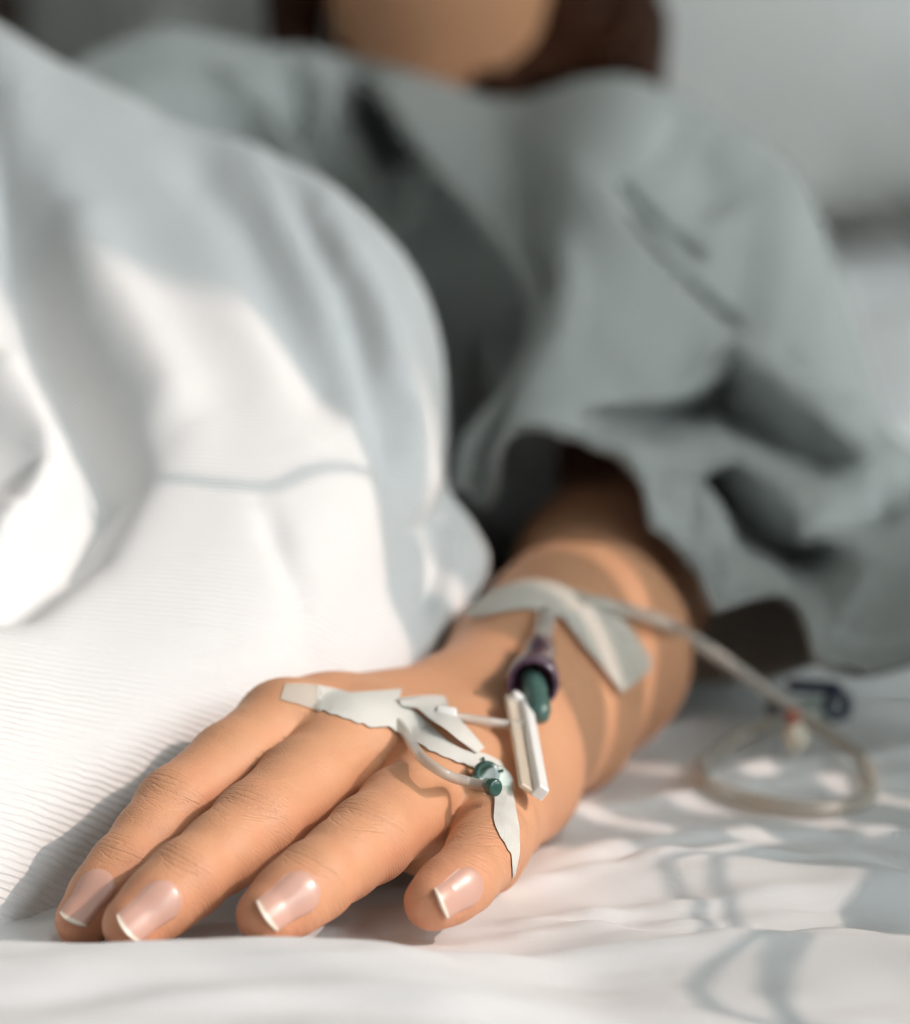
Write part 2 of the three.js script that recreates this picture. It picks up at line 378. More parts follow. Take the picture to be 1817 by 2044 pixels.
{
  const w = struct('window_1', mergeGeometries([box(RX1, RX1 + .05, WY0, WY0 + .05, WZ0, WZ1), box(RX1, RX1 + .05, WY1 - .05, WY1, WZ0, WZ1), box(RX1, RX1 + .05, WY0, WY1, WZ0, WZ0 + .05), box(RX1, RX1 + .05, WY0, WY1, WZ1 - .05, WZ1), box(RX1, RX1 + .05, WY0, WY1, .90, .95), box(RX1, RX1 + .05, WY0, WY1, -.46, -.41)]), frameMat, 'white framed window letting in the low sun', 'window');
  for (const [a, b] of [[WZ0 + .05, -.46], [-.41, .90], [.95, WZ1 - .05]]) mesh('pane', box(RX1 + .02, RX1 + .026, WY0 + .05, WY1 - .05, a, b), paneMat, w);
}
// ───────────────────────── skin ─────────────────────────
{
  // sheer curtain drawn over the rear part of the window
  const z0 = -1.9, z1 = -.45, C = [];
  for (let j = 0; j <= 6; j++) { const row = []; for (let i = 0; i <= 120; i++) { const u = i / 120; row.push(V(RX1 - .09 + .022 * Math.sin(u * 2 * Math.PI * 17 + .4 * Math.sin(j)), lerp(2.58, .55, j / 6), lerp(z1, z0, u))); } C.push(row); }
  const cu = thing('curtain', 'sheer pale curtain hanging over the rear half of the window', 'curtain');
  mesh('drape', clothGeometry(C, 480, 6, { thick: .0006 }), phys({ color: lin(.70, .66, .58), roughness: .95, transmission: .42, thickness: 0 }), cu);
  mesh('rod', (() => { const g = new THREE.CylinderGeometry(.012, .012, 4.2, 16); g.rotateX(Math.PI / 2); g.translate(RX1 - .09, 2.6, .1); return g; })(), frameMat, cu);
  for (const z of [-1.85, 2.05]) mesh('bracket', box(RX1 - .1, RX1 + .001, 2.59, 2.61, z - .01, z + .01), frameMat, cu);
}
const lo = V(1e9, 1e9, 1e9), hi = V(-1e9, -1e9, -1e9);
for (const j of [...FL.flat(), ...thumb, wristR, wristU, arm1R, arm1U, arm2]) { lo.min(j.p.clone().subScalar(j.r + .004)); hi.max(j.p.clone().addScalar(j.r + .004)); }
lo.z = at(1155, 1290, .665).z;
const handGeo = surfaceNet(handSdf, lo, hi, CELL);
const bodyGeo = surfaceNet(bodySdf, V(-.5, BED - .06, -1.45), V(.16, BED + .56, -.64), .009);
const person = thing('person', 'patient lying in a pale grey hospital gown, left hand taped for a drip', 'person');
// skin relief and tone: one sheet laid on the back of the hand, 0.24 m a side
const SK = .24, e1 = V(.94, -.1, .32).normalize(), e3 = V(-.12, .70, .70).normalize(); e1.addScaledVector(e3, -e1.dot(e3)).normalize(); const e2 = V().crossVectors(e3, e1);
const sk0 = at(650, 1560, .48);
const skUV = (p) => { const q = p.clone().sub(sk0); return [q.dot(e1) / SK + .42, q.dot(e2) / SK + .36]; };
const TS = 2048;
const creaseCanvas = document.createElement('canvas'); creaseCanvas.width = creaseCanvas.height = TS;
{
  const g = creaseCanvas.getContext('2d'); g.fillStyle = '#808080'; g.fillRect(0, 0, TS, TS); g.lineCap = 'round';
  const P = (p) => { const [u, v] = skUV(p); return [u * TS, v * TS]; };
  const creases = (f, k, n, spread, wide, strength, lens = .55) => {
    const c = P(f[k].p), a = P(f[k - 1].p), b = P((f[k + 1] || f[k]).p); let dx = b[0] - a[0], dy = b[1] - a[1]; const l = Math.hypot(dx, dy); dx /= l; dy /= l;
    const nx = -dy, ny = dx, R = f[k].r / SK * TS;
    for (let i = 0; i < n; i++) {
      const o = (n > 1 ? i / (n - 1) - .5 : 0) * 2 * spread / SK * TS / 1000, w = R * wide * (1 - .35 * Math.abs(i / Math.max(1, n - 1) - .5) * 2) * (.75 + .4 * rnd()), sh = (rnd() - .5) * R * .35, bend = (i / Math.max(1, n - 1) - .5) * R * lens + R * .10;
      g.strokeStyle = `rgba(0,0,0,${strength * (.5 + .5 * rnd())})`; g.lineWidth = 2.2 + 2.2 * rnd();
      g.beginPath();
      for (let q = -8; q <= 8; q++) {
        const s = q / 8, x = c[0] + nx * (s * w + sh) + dx * (o - bend * s * s + (rnd() - .5) * 2.4), y = c[1] + ny * (s * w + sh) + dy * (o - bend * s * s + (rnd() - .5) * 2.4);
        q === -8 ? g.moveTo(x, y) : g.lineTo(x, y);
      }
      g.stroke();
    }
  };
  for (const f of FL) { creases(f, 1, 9, 6.4, .9, .42); creases(f, 1, 5, 2.6, .55, .36, .2); creases(f, 1, 6, 8, .7, .2, .3); creases(f, 2, 3, 2.2, .95, .5, .12); creases(f, 2, 4, 3.6, .7, .3, .1); creases(f, 0 + 1, 3, 11, .8, .16, .2); }
}
const cr8 = creaseCanvas.getContext('2d').getImageData(0, 0, TS, TS).data;
const skinBump = dataTex(TS, TS, (u, v, x, y) => {
  const q = cr8[(y * TS + x) * 4] / 255 - .5, X = u * SK * 1000, Y = v * SK * 1000;
  const a = noise3(X * 1.1 + .3 * noise3(X * .8, Y * .8, 4), Y * 3.4, 1), b = noise3(X * 2.6, Y * 2.2, 7), c = noise3(X * .35, Y * .35, 2);
  return .62 + q * .9 + .075 * a + .05 * b + .05 * c;
});
skinBump.wrapS = skinBump.wrapT = THREE.ClampToEdgeWrapping;
const skinMat = phys({ color: 0xffffff, vertexColors: true, roughness: .52, specularIntensity: .7, sheen: .25, sheenColor: lin(1, .55, .4), sheenRoughness: .5, bumpMap: skinBump, bumpScale: .00055 });
for (const g of [handGeo, bodyGeo]) {
  const p = g.attributes.position, n = p.count, uv = new Float32Array(n * 2), col = new Float32Array(n * 3), q = V();
  for (let i = 0; i < n; i++) {
    q.fromBufferAttribute(p, i);
    const [u, v] = skUV(q); uv[2 * i] = clamp(u, .002, .998); uv[2 * i + 1] = clamp(v, .002, .998);
    let r = .645, gg = .33, b = .182;
    let red = .10 * noise3(q.x * 90, q.y * 90, q.z * 90) + .06 * noise3(q.x * 260, q.y * 260, q.z * 260), warm = 0;
    if (g === handGeo) for (const f of FL) {
      red += .55 * Math.exp(-q.distanceToSquared(f[3].p) / (.0098 ** 2)) + .20 * Math.exp(-q.distanceToSquared(f[1].p) / (.0125 ** 2)) + .12 * Math.exp(-q.distanceToSquared(f[2].p) / (.0095 ** 2));
      warm += .0;
    }
    r *= 1 + .04 * red; gg *= 1 - .20 * red; b *= 1 - .14 * red;
    col.set([r, gg, b], 3 * i);
  }
  g.setAttribute('uv', new THREE.BufferAttribute(uv, 2)); g.setAttribute('color', new THREE.BufferAttribute(col, 3));
}
const bodyMesh = mesh('body', mergeGeometries([handGeo, bodyGeo]), skinMat, person);

// fingernails
const nailMat = phys({ color: 0xffffff, vertexColors: true, roughness: .34, clearcoat: .3, clearcoatRoughness: .2 });
const rollOf = { 0: -.25, 1: .0, 2: .05, 3: .05 };
const nailFrames = [];
FL.forEach((f, k) => {
  const D = f[2].p, T = f[3].p, a = T.clone().sub(D).normalize(), p = f[1].p.clone().sub(f[0].p).normalize();
  const n = p.addScaledVector(a, -p.dot(a)).normalize(), b0 = V().crossVectors(a, n);
  n.multiplyScalar(Math.cos(rollOf[k])).addScaledVector(b0, Math.sin(rollOf[k])); const b = V().crossVectors(a, n);
  const r = f[3].r, len = r * 2.35, front = r * .86, nu = 26, nv = 26, TH0 = .60, pos = [], col = [], idx = [];
  nailFrames.push({ a, n, b, T });
  const Rs = (s, th) => { const o = T.clone().addScaledVector(a, s), d = n.clone().multiplyScalar(Math.cos(th)).addScaledVector(b, Math.sin(th)); let t = r * 2; for (let i = 0; i < 40; i++) { const q = o.clone().addScaledVector(d, t), v = handSdf(q.x, q.y, q.z); if (Math.abs(v) < 1e-5) break; t -= v; } return t; };
  for (let side = 0; side < 2; side++) for (let j = 0; j <= nv; j++) for (let i = 0; i <= nu; i++) {
    const h = i / nu * 2 - 1, th = h * TH0, s0 = front - len + .16 * len * h ** 4 + .12 * len * h * h, s1 = front - .10 * len * h * h, s = lerp(s0, s1, j / nv), t = j / nv;
    const base = Math.min(Rs(Math.min(s, 0), th), r * 1.25) + (s > 0 ? -.10 * s * s / r : 0);
    const off = lerp(-.00012, .00045, smoothstep(t, 0, .12)) * (1 - .75 * h ** 6) + .00002 - side * .00045;
    const flat = lerp(1, .985, h * h), q = T.clone().addScaledVector(a, s).addScaledVector(n, Math.cos(th) * (base + off) * flat).addScaledVector(b, Math.sin(th) * (base + off));
    pos.push(q.x, q.y, q.z);
    const w = smoothstep(t, .935, .955), lun = .0;
    col.push(lerp(.62, .80, w), lerp(.36, .70, w), lerp(.28, .58, w));
  }
  const w = nu + 1, m = w * (nv + 1);
  for (let j = 0; j < nv; j++) for (let i = 0; i < nu; i++) { const A = j * w + i; idx.push(A, A + 1, A + w, A + 1, A + w + 1, A + w, m + A, m + A + w, m + A + 1, m + A + 1, m + A + w, m + A + w + 1); }
  for (let i = 0; i < nu; i++) for (const A of [i, nv * w + i]) idx.push(A, A + m, A + 1, A + 1, A + m, A + m + 1);
  for (let j = 0; j < nv; j++) for (const A of [j * w, j * w + nu]) idx.push(A, A + w, A + m, A + w, A + m + w, A + m);
  const g = new THREE.BufferGeometry(); g.setAttribute('position', new THREE.Float32BufferAttribute(pos, 3)); g.setAttribute('color', new THREE.Float32BufferAttribute(col, 3)); g.setIndex(idx); g.computeVertexNormals();
  const nm = mesh('fingernail', g, nailMat, bodyMesh); nm.userData.label = 'short natural nail with a pale free edge';
});

// hair: locks over a cap
{
  const gs = [], rs = () => rnd() - .5;
  const cap = new THREE.SphereGeometry(1, 40, 28, 0, Math.PI * 2, 0, Math.PI * .62); cap.scale(.086, .108, .104);
  const q = new THREE.Quaternion().setFromRotationMatrix(new THREE.Matrix4().makeBasis(headX, headUp, headF)); cap.rotateX(-.5); cap.applyQuaternion(q); const hc = hp(0, .03, -.016); cap.translate(hc.x, hc.y, hc.z); gs.push(cap.toNonIndexed());
  const lock = (pts, r) => { const c = new THREE.CatmullRomCurve3(pts); const t = new THREE.TubeGeometry(c, 22, r, 7); gs.push(t.toNonIndexed()); };
  for (let i = 0; i < 70; i++) {
    const s = i < 22 ? -1 : 1, k = rnd();
    const top = hp(s * (.05 + .03 * rnd()), .05 + .05 * rnd(), .03 - .10 * rnd());
    const mid = hp(s * (.086 + .012 * rnd()), -.02 + .02 * rs(), .03 - .09 * rnd());
    const low = s > 0 ? at(lerp(1040, 1310, rnd()), lerp(-40, 40, rnd()), 1.18 + .05 * rnd()) : at(lerp(545, 625, rnd()), lerp(-60, 20, rnd()), 1.17 + .04 * rnd());
    const end = s > 0 ? at(lerp(930, 1300, k), lerp(150, 230, rnd()), 1.115 + .03 * rnd()) : at(lerp(550, 620, k), lerp(110, 160, rnd()), 1.16 + .03 * rnd());
    lock([top, mid, low, end], .005 + .005 * rnd());
  }
  const g = mergeGeometries(gs.map((x) => { x.deleteAttribute('uv'); return x; }));
  const hm = mesh('hair', g, phys({ color: lin(.034, .012, .005), roughness: .6, specularIntensity: .35 }), person);
  hm.userData.label = 'long dark brown hair falling on both sides of the neck';
}

// ───────────────────────── bed ─────────────────────────
const weave = dataTex(512, 512, (u, v) => .5 + .22 * Math.sin(u * Math.PI * 2 * 60) * Math.sin(v * Math.PI * 2 * 60) + .25 * tnoise(u, v, 14, 1));
weave.repeat.set(1 / .03, 1 / .03);
const sheetMat = std({ color: lin(.80, .81, .81), roughness: .85, bumpMap: weave, bumpScale: .00012 });
const bump = (x, c, w) => Math.exp(-((x - c) ** 2) / (w * w));
const WR = [[.05, -.455, -.28, .06, .0022, .0016], [.06, -.47, -.25, .07, .0026, .0022], [.055, -.50, -.3, .07, .003, .0024], [.075, -.435, -.2, .05, .003, .0016], [.045, -.425, -.1, .07, .0035, .0020], [.03, -.365, .12, .12, .006, .003], [.085, -.545, -.35, .09, .004, .0035], [.09, -.60, -.4, .1, .006, .004], [.12, -.64, -.45, .1, .005, .005], [.1, -.685, -.3, .08, .005, .004], [-.03, -.345, .05, .1, .01, .003]];
function sheetY(x, z) {
  const d = -z;
  let y = 0;
  y += .0085 * bump(d, .395 + .02 * x, .022) * smoothstep(-x, -.03, .02);    // roll of cloth before the fingertips
  y += .008 * smoothstep(-d, -.40, -.36) * smoothstep(-x, -.05, .01);
  y += .004 * bump(d, .49 - .25 * (x - .06), .018) * smoothstep(x, .02, .06);
  y += .0035 * bump(d, .435 - .35 * (x - .03), .016) * smoothstep(x, .0, .04);
  y += .010 * smoothstep(d, .62, .72);
  y += Math.max(0, d - .74) * lerp(.10, .30, smoothstep(x, .05, .16)) * smoothstep(d, .74, .95);
  y -= .03 * smoothstep(x, .085, .16) * smoothstep(-d, -.60, -.48);
  for (const [wx, wz, ang, L, w, h] of WR) { const dx = x - wx, dz = z - wz, a = dx * Math.cos(ang) + dz * Math.sin(ang), b = -dx * Math.sin(ang) + dz * Math.cos(ang) - 2.2 * a * a; y += h * Math.exp(-b * b / (w * w)) * smoothstep(L - Math.abs(a), 0, L * .6); }
  y += .0022 * noise3(x * 9, 3, z * 22) + .0008 * noise3(x * 30, 9, z * 60);
  return BED + y;
}
{
  const C = [], nu = 230, nv = 260, x0 = -.9, x1 = .275, z0 = -1.75, z1 = -.16;
  const push = (x, y, z) => { for (let i = 0; i < 4; i++) { const d = Math.min(handSdf(x, y, z), z < -.6 ? bodySdf(x, y, z) : 1); if (d > .0004) break; y -= Math.max(.0004 - d, .0004); } return y; };
  for (let j = 0; j <= nv; j++) { const row = []; for (let i = 0; i <= nu; i++) { const x = lerp(x0, x1, i / nu), z = lerp(z0, z1, j / nv); let y = sheetY(x, z); if (Math.abs(x) < .2 && z > -.9) y = push(x, y, z); row.push(V(x, y, z)); } C.push(row); }
  const g = clothGeometry(C, nu * 2, nv * 2, { thick: .0012 });
  tag(mesh('bed_sheet', g, sheetMat), 'white rumpled cotton sheet under the hand and arm', 'sheet');
  const M = []; for (let j = 0; j <= 40; j++) { const row = []; for (let i = 0; i <= 30; i++) { const x = lerp(x0 + .02, x1 - .02, i / 30), z = lerp(z0 + .02, z1 - .02, j / 40); row.push(V(x, sheetY(x, z) - .045, z)); } M.push(row); }
  tag(mesh('mattress', clothGeometry(M, 60, 80, { thick: .14 }), std({ color: lin(.5, .55, .6), roughness: .8 })), 'thick hospital mattress beneath the white sheet', 'mattress');
  const bf = thing('hospital_bed', 'hospital bed carrying the mattress', 'bed');
  const metal = std({ color: lin(.5, .5, .5), roughness: .4, metalness: .6 });
  mesh('base', (() => { const g2 = new RoundedBoxGeometry(1.14, .06, 1.6, 2, .02); g2.translate(-.31, BED - .265, -.96); return g2; })(), metal, bf);
  for (const x of [-.82, .2]) for (const z of [-1.68, -.24]) mesh('leg', (() => { const c = new THREE.CylinderGeometry(.025, .03, BED - .27, 16); c.translate(x, (BED - .27) / 2, z); return c; })(), metal, bf);
}

// wardrobe far behind on the left
{
  const wd = thing('wardrobe', 'dark brown wooden wardrobe against the wall at the far left', 'wardrobe'), wood = std({ color: lin(.055, .035, .025), roughness: .6 });
  mesh('cabinet_body', box(-1.25, -.45, .08, 2.0, -2.39, -1.9), wood, wd);
  for (const [a, b] of [[-1.245, -.855], [-.845, -.455]]) { const d = mesh('door', (() => { const g = new RoundedBoxGeometry(b - a, 1.88, .02, 2, .004); g.translate((a + b) / 2, 1.04, -1.889); return g; })(), wood, wd); mesh('handle', (() => { const g = new THREE.CylinderGeometry(.006, .006, .14, 12); g.translate(a < -1 ? b - .04 : a + .04, 1.05, -1.868); return g; })(), frameMat, d); }
  mesh('plinth', box(-1.23, -.47, 0, .08, -2.38, -1.92), wood, wd);
}
// pillow
{
  const g = new THREE.SphereGeometry(1, 96, 64), p = g.attributes.position, q = V();
  for (let i = 0; i < p.count; i++) {
    q.fromBufferAttribute(p, i);
    const se = (v, e) => Math.sign(v) * Math.pow(Math.abs(v), e);
    let x = se(q.x, .55) * .34, y = se(q.y, .55) * .24, z = q.z * .10 * (1 - .35 * Math.max(q.x ** 6, q.y ** 6));
    z += .010 * noise3(x * 9, y * 9, 3) + .006 * noise3(x * 22, y * 14, 9);
    p.setXYZ(i, x, y, z);
  }
  g.computeVertexNormals();
  const pm = mesh('pillow', g, std({ color: lin(.62, .62, .60), roughness: .9, bumpMap: weave, bumpScale: .0001 }));
  pm.rotation.set(-.55, -.12, .06); const c = at(1330, -230, 1.36); pm.position.copy(c);
  tag(pm, 'plump off-white pillow behind the head and shoulder', 'pillow');
}

// ───────────────────────── blanket ─────────────────────────
const terry = dataTex(768, 768, (u, v) => {
  const ph = v * 24 + .22 * tnoise(u, v, 7, 3) + .08 * tnoise(u, v, 24, 5), s = .5 + .5 * Math.sin(ph * 2 * Math.PI), rope = .5 + .5 * Math.sin((u * 40 + Math.floor(ph) * .37 + .3 * tnoise(u, v, 12, 8)) * 2 * Math.PI);
  return .15 + .66 * Math.pow(s, .8) + .06 * rope * s + .04 * tnoise(u, v, 40, 2);
});
terry.repeat.set(1 / .041, 1 / .041);
const blanketMat = std({ color: lin(.75, .75, .74), roughness: .95, bumpMap: terry, bumpScale: .0005 });
{
  const S = [[-420, -200, .90], [-200, -70, .85], [0, 48, .80], [130, 128, .785], [330, 220, .765], [560, 308, .74], [700, 398, .72], [825, 535, .70], [882, 690, .685], [892, 850, .67], [888, 965, .66], [945, 1050, .65], [976, 1130, .64], [925, 1232, .62], [815, 1322, .595]];
  const Bt = [[-520, 2020, .40], [-330, 1985, .42], [-150, 1950, .435], [0, 1925, .448], [80, 1890, .46], [170, 1830, .475], [270, 1750, .49], [370, 1660, .505], [470, 1580, .52], [550, 1520, .535], [620, 1480, .545], [680, 1455, .555], [730, 1440, .562], [765, 1420, .568], [790, 1400, .572]];
  const rows = [];
  const mixRow = (t, bulge) => S.map((s, i) => { const b = Bt[i]; const dd = lerp(s[2], b[2], t); return at(lerp(s[0], b[0], t), lerp(s[1], b[1], t), dd - bulge * (s[2] - b[2])); });
  const back = (dp, dd, dy) => S.map((s) => { const p = at(s[0] + dp[0], s[1] + dp[1], s[2] + dd); p.y -= dy; return p; });
  rows.push(S.map((s, i) => { const k = 1 - smoothstep(i, 6, 10), p = at(s[0] - 30 - 30 * k, s[1] + 60 + 50 * k, s[2] + .12 + .17 * k); p.y -= .05; return p; }), back([-30, 60], .12, .05), back([-14, 26], .045, .012), back([0, 0], .012, 0));
  rows.push(mixRow(.04, .04), mixRow(.12, .09), mixRow(.26, .14), mixRow(.42, .185), mixRow(.58, .20), mixRow(.74, .17), mixRow(.88, .09), mixRow(1, 0));
  const folds = [
    { pts: [[-40, 180], [20, 420], [80, 640], [190, 860], [215, 930], [150, 1060], [40, 1150], [-80, 1190]], w: 62, d: .016 },
    { pts: [[-60, 700], [30, 830], [110, 960], [60, 1060], [-40, 1120]], w: 70, d: -.010 },
    { pts: [[330, 240], [480, 420], [590, 640], [700, 860]], w: 60, d: .006 },
    { pts: [[120, 380], [260, 640], [380, 860]], w: 70, d: -.005 },
    { pts: [[640, 420], [760, 640], [830, 860], [850, 1080]], w: 34, d: -.005 },
    { pts: [[560, 330], [690, 560], [770, 800], [800, 1050]], w: 34, d: .005 },
    { pts: [[860, 1010], [880, 1120], [850, 1230]], w: 26, d: .005 },
    { pts: [[520, 1000], [600, 1180], [640, 1380]], w: 30, d: .002 },
  ];
  const g = clothGeometry(rows, 420, 420, { folds, thick: .003, collide: (p) => handSdf(p.x, p.y, p.z), gap: .0022 });
  { const P = g.attributes.position, U = g.attributes.uv; for (let i = 0; i < P.count; i++) U.setXY(i, P.getX(i) - .2 * P.getZ(i), P.getY(i) * .78 - P.getZ(i) * .62 - P.getX(i) * .10); }
  tag(mesh('blanket', g, blanketMat), 'white ribbed terry blanket heaped over the patient beside the hand', 'blanket');
}

// ───────────────────────── gown ─────────────────────────
const gownWeave = weave.clone(); gownWeave.repeat.set(1 / .02, 1 / .02);
const gownMat = std({ color: lin(.44, .465, .452), roughness: .9, bumpMap: gownWeave, bumpScale: .0001 });
{
  const bod = (p) => Math.min(torsoSdf(p.x, p.y, p.z), handSdf(p.x, p.y, p.z));
  // front panel over the chest, running down behind the blanket
  const chestCols = [[-250, 240, 1.03, -300, 800, .98], [40, 185, 1.05, 0, 800, .99], [200, 108, 1.08, 200, 820, 1.0], [340, 62, 1.10, 360, 850, 1.01], [520, 96, 1.12, 520, 880, 1.02], [640, 102, 1.125, 640, 900, 1.03], [760, 126, 1.125, 760, 920, 1.04], [880, 168, 1.12, 880, 940, 1.05], [1000, 206, 1.12, 1000, 950, 1.05], [1130, 230, 1.12, 1130, 960, 1.05]];
  const chestRow = (t, sag) => chestCols.map((c) => at(lerp(c[0], c[3], t), lerp(c[1], c[4], t), lerp(c[2], c[5], t) - sag));
  const chestRows = [chestCols.map((c) => { const p = at(c[0], c[1] + 30, c[2] + .10); p.y -= .03; return p; }), chestCols.map((c) => at(c[0], c[1], c[2] + .015)), chestRow(.04, .008), chestRow(.16, .028), chestRow(.32, .04), chestRow(.55, .03), chestRow(.8, .01), chestRow(1, 0)];
  const gc = clothGeometry(chestRows, 260, 160, { thick: .0014, collide: bod, outward: true, gap: .012, folds: [
    { pts: [[430, 150], [520, 240], [620, 380]], w: 20, d: -.012 }, { pts: [[560, 170], [640, 290], [740, 470]], w: 24, d: .022 }, { pts: [[600, 130], [690, 270], [790, 480]], w: 18, d: -.014 }, { pts: [[690, 170], [800, 320], [900, 500], [930, 700]], w: 75, d: .08, back: true }, { pts: [[300, 200], [420, 235], [540, 300]], w: 26, d: .012 }] });
  const gown = mesh('gown', gc, gownMat, person); gown.userData.label = 'pale grey-green cotton hospital gown with a wide short sleeve';
  // the sleeve: a loose tube whose near lip falls in pleats over the forearm
  const cols = [[735, 150, 1.10, 897, 978, .71], [830, 160, 1.09, 930, 972, .70], [910, 178, 1.08, 957, 1005, .705], [980, 196, 1.07, 984, 988, .70], [1040, 196, 1.055, 988, 925, .69], [1100, 177, 1.04, 1008, 876, .685], [1160, 160, 1.03, 1052, 850, .68], [1230, 150, 1.025, 1112, 862, .675],
    [1280, 160, 1.02, 1172, 908, .67], [1330, 178, 1.02, 1222, 978, .665], [1380, 200, 1.015, 1258, 1058, .66], [1430, 228, 1.01, 1292, 1138, .655], [1480, 256, 1.005, 1322, 1198, .65], [1525, 288, 1.0, 1352, 1226, .648], [1565, 322, .99, 1395, 1230, .648], [1600, 365, .98, 1445, 1207, .65],
    [1635, 430, .97, 1505, 1190, .655], [1665, 510, .955, 1562, 1190, .657], [1695, 600, .94, 1603, 1218, .655], [1725, 700, .92, 1620, 1262, .65], [1755, 800, .90, 1640, 1320, .645], [1800, 880, .87, 1720, 1345, .64], [1880, 930, .85, 1830, 1320, .64], [2000, 960, .84, 1980, 1290, .64]];
  const edge = [[735, 150, 1.10], [850, 320, .98], [960, 450, .90], [1045, 565, .84], [1064, 640, .80], [1040, 725, .77], [985, 800, .745], [925, 880, .72], [897, 978, .71]];   // where the sleeve turns away towards the armpit
  const onEdge = (t) => { const f = t * 8, i = Math.min(7, Math.floor(f)), k = f - i; const g4 = (n) => edge[clamp(n, 0, 8)]; return [0, 1, 2].map((q) => cr(g4(i - 1)[q], g4(i)[q], g4(i + 1)[q], g4(i + 2)[q], k)); };
  const L = (c, t) => [0, 1, 2].map((q) => lerp(c[q], c[q + 3], t));
  const ts = [.04, .12, .22, .34, .46, .58, .68, .78, .87, .94, 1], rows = [];
  const row = (t, sag, dd = 0, dy = 0) => {
    const E = onEdge(t), l0 = L(cols[0], t), pts = cols.map((c, i) => { const l = L(c, t), w = Math.max(0, 1 - i / 7.5) ** 1.3; return at(l[0] + w * (E[0] - l0[0]), l[1] + w * (E[1] - l0[1]) + dy, l[2] + w * (E[2] - l0[2]) - sag * Math.min(1, i / 3) + dd); });
    return [at(E[0] + 40, E[1] + 30 + dy, E[2] + .16 + dd), at(E[0] - 6, E[1] + 8 + dy, E[2] + .06 + dd), ...pts];
  };
  rows.push(row(0, 0, .10, 40), row(0, 0, .015, 0), ...ts.map((t) => row(t, .034 * Math.sin(Math.PI * Math.min(1, t * 1.02)) ** .8)));
  const folds = [
    { pts: [[1120, 842], [1290, 846], [1440, 826], [1540, 888], [1640, 943], [1720, 985]], w: 26, d: .045, back: true, ends: 1 },
    { pts: [[1390, 960], [1480, 1040], [1590, 1120], [1700, 1190]], w: 56, d: .075, back: true, ends: 1 },
    { pts: [[1080, 300], [1220, 480], [1400, 690], [1600, 830]], w: 60, d: -.008 },
    { pts: [[1400, 770], [1500, 800], [1600, 860], [1720, 930], [1830, 970]], w: 42, d: -.010 },
    { pts: [[1160, 905], [1250, 1010], [1310, 1110], [1380, 1180]], w: 34, d: -.010 },
    { pts: [[1210, 345], [1310, 450], [1415, 525]], w: 16, d: .018, back: true, ends: 1 },
    { pts: [[1205, 400], [1300, 530], [1410, 615], [1500, 690]], w: 16, d: .018, back: true, ends: 1 },
    { pts: [[1530, 700], [1620, 760], [1720, 800]], w: 22, d: .014, back: true, ends: 1 },
    { pts: [[1300, 260], [1390, 320], [1450, 440]], w: 60, d: .012, back: true, ends: 1 },
    { pts: [[1090, 420], [1140, 560], [1120, 700]], w: 30, d: -.004 },
    { pts: [[1620, 1060], [1700, 1010], [1800, 1000]], w: 30, d: .010 },
  ];
  const NU = 500, NV = 340;
  const g = clothGeometry(rows, NU, NV, { folds, thick: .0014, collide: bod, outward: true, gap: .008, relax: 4 });
  const sleeve = mesh('sleeve', g, gownMat, gown);
  // the sewn hem along the sleeve opening
  const w = NU + 1, top = g.userData.top, hem = []; for (let i = Math.round(NU * 2 / 25); i <= Math.round(NU * 22.5 / 25); i += 2) hem.push(top[NV * w + i].clone());
  mesh('hem', tube(hem, .0016, 300, 8), gownMat, gown);
  // underside of the sleeve, lying below and behind the arm
  const lip = [[880, 990, .74], [905, 1080, .78], [1000, 1170, .78], [1150, 1290, .75], [1300, 1350, .70], [1420, 1368, .672], [1540, 1358, .655], [1640, 1328, .645], [1720, 1345, .64]];
  const R2 = [lip.map((c) => at(c[0], c[1], c[2])), lip.map((c) => at(c[0], c[1] - 20, c[2] + .05)), lip.map((c, i) => at(c[0] + 20, c[1] - 130, c[2] + .13)), lip.map((c, i) => at(c[0] + 60, c[1] - 330, c[2] + .2))];
  mesh('sleeve_underside', clothGeometry(R2, 90, 60, { thick: .0014, collide: bod, gap: .003 }), gownMat, gown);
}

// ───────────────────────── tape ─────────────────────────
const tapeWeave = dataTex(256, 256, (u, v) => .5 + .3 * Math.sin(u * Math.PI * 2 * 22) * (.6 + .4 * Math.sin(v * Math.PI * 2 * 30)) + .25 * tnoise(u, v, 12, 4));
tapeWeave.repeat.set(1 / .012, 1 / .012);
const tapeMat = phys({ color: lin(.78, .77, .71), roughness: .7, transparent: true, opacity: .80, bumpMap: tapeWeave, bumpScale: .00012 });
const tapeThin = phys({ color: lin(.78, .75, .66), roughness: .7, transparent: true, opacity: .45, bumpMap: tapeWeave, bumpScale: .00012 });
const tapeSheer = phys({ color: lin(.74, .70, .62), roughness: .7, transparent: true, opacity: .66, bumpMap: tapeWeave, bumpScale: .00012 });
const poly = (pts, t) => { const L = [0]; for (let i = 1; i < pts.length; i++) L.push(L[i - 1] + Math.hypot(pts[i][0] - pts[i - 1][0], pts[i][1] - pts[i - 1][1])); const s = t * L[L.length - 1]; let i = 1; while (i < pts.length - 1 && L[i] < s) i++; const k = (s - L[i - 1]) / (L[i] - L[i - 1] || 1); return pts[i].map((v, q) => lerp(pts[i - 1][q], v, k)); };
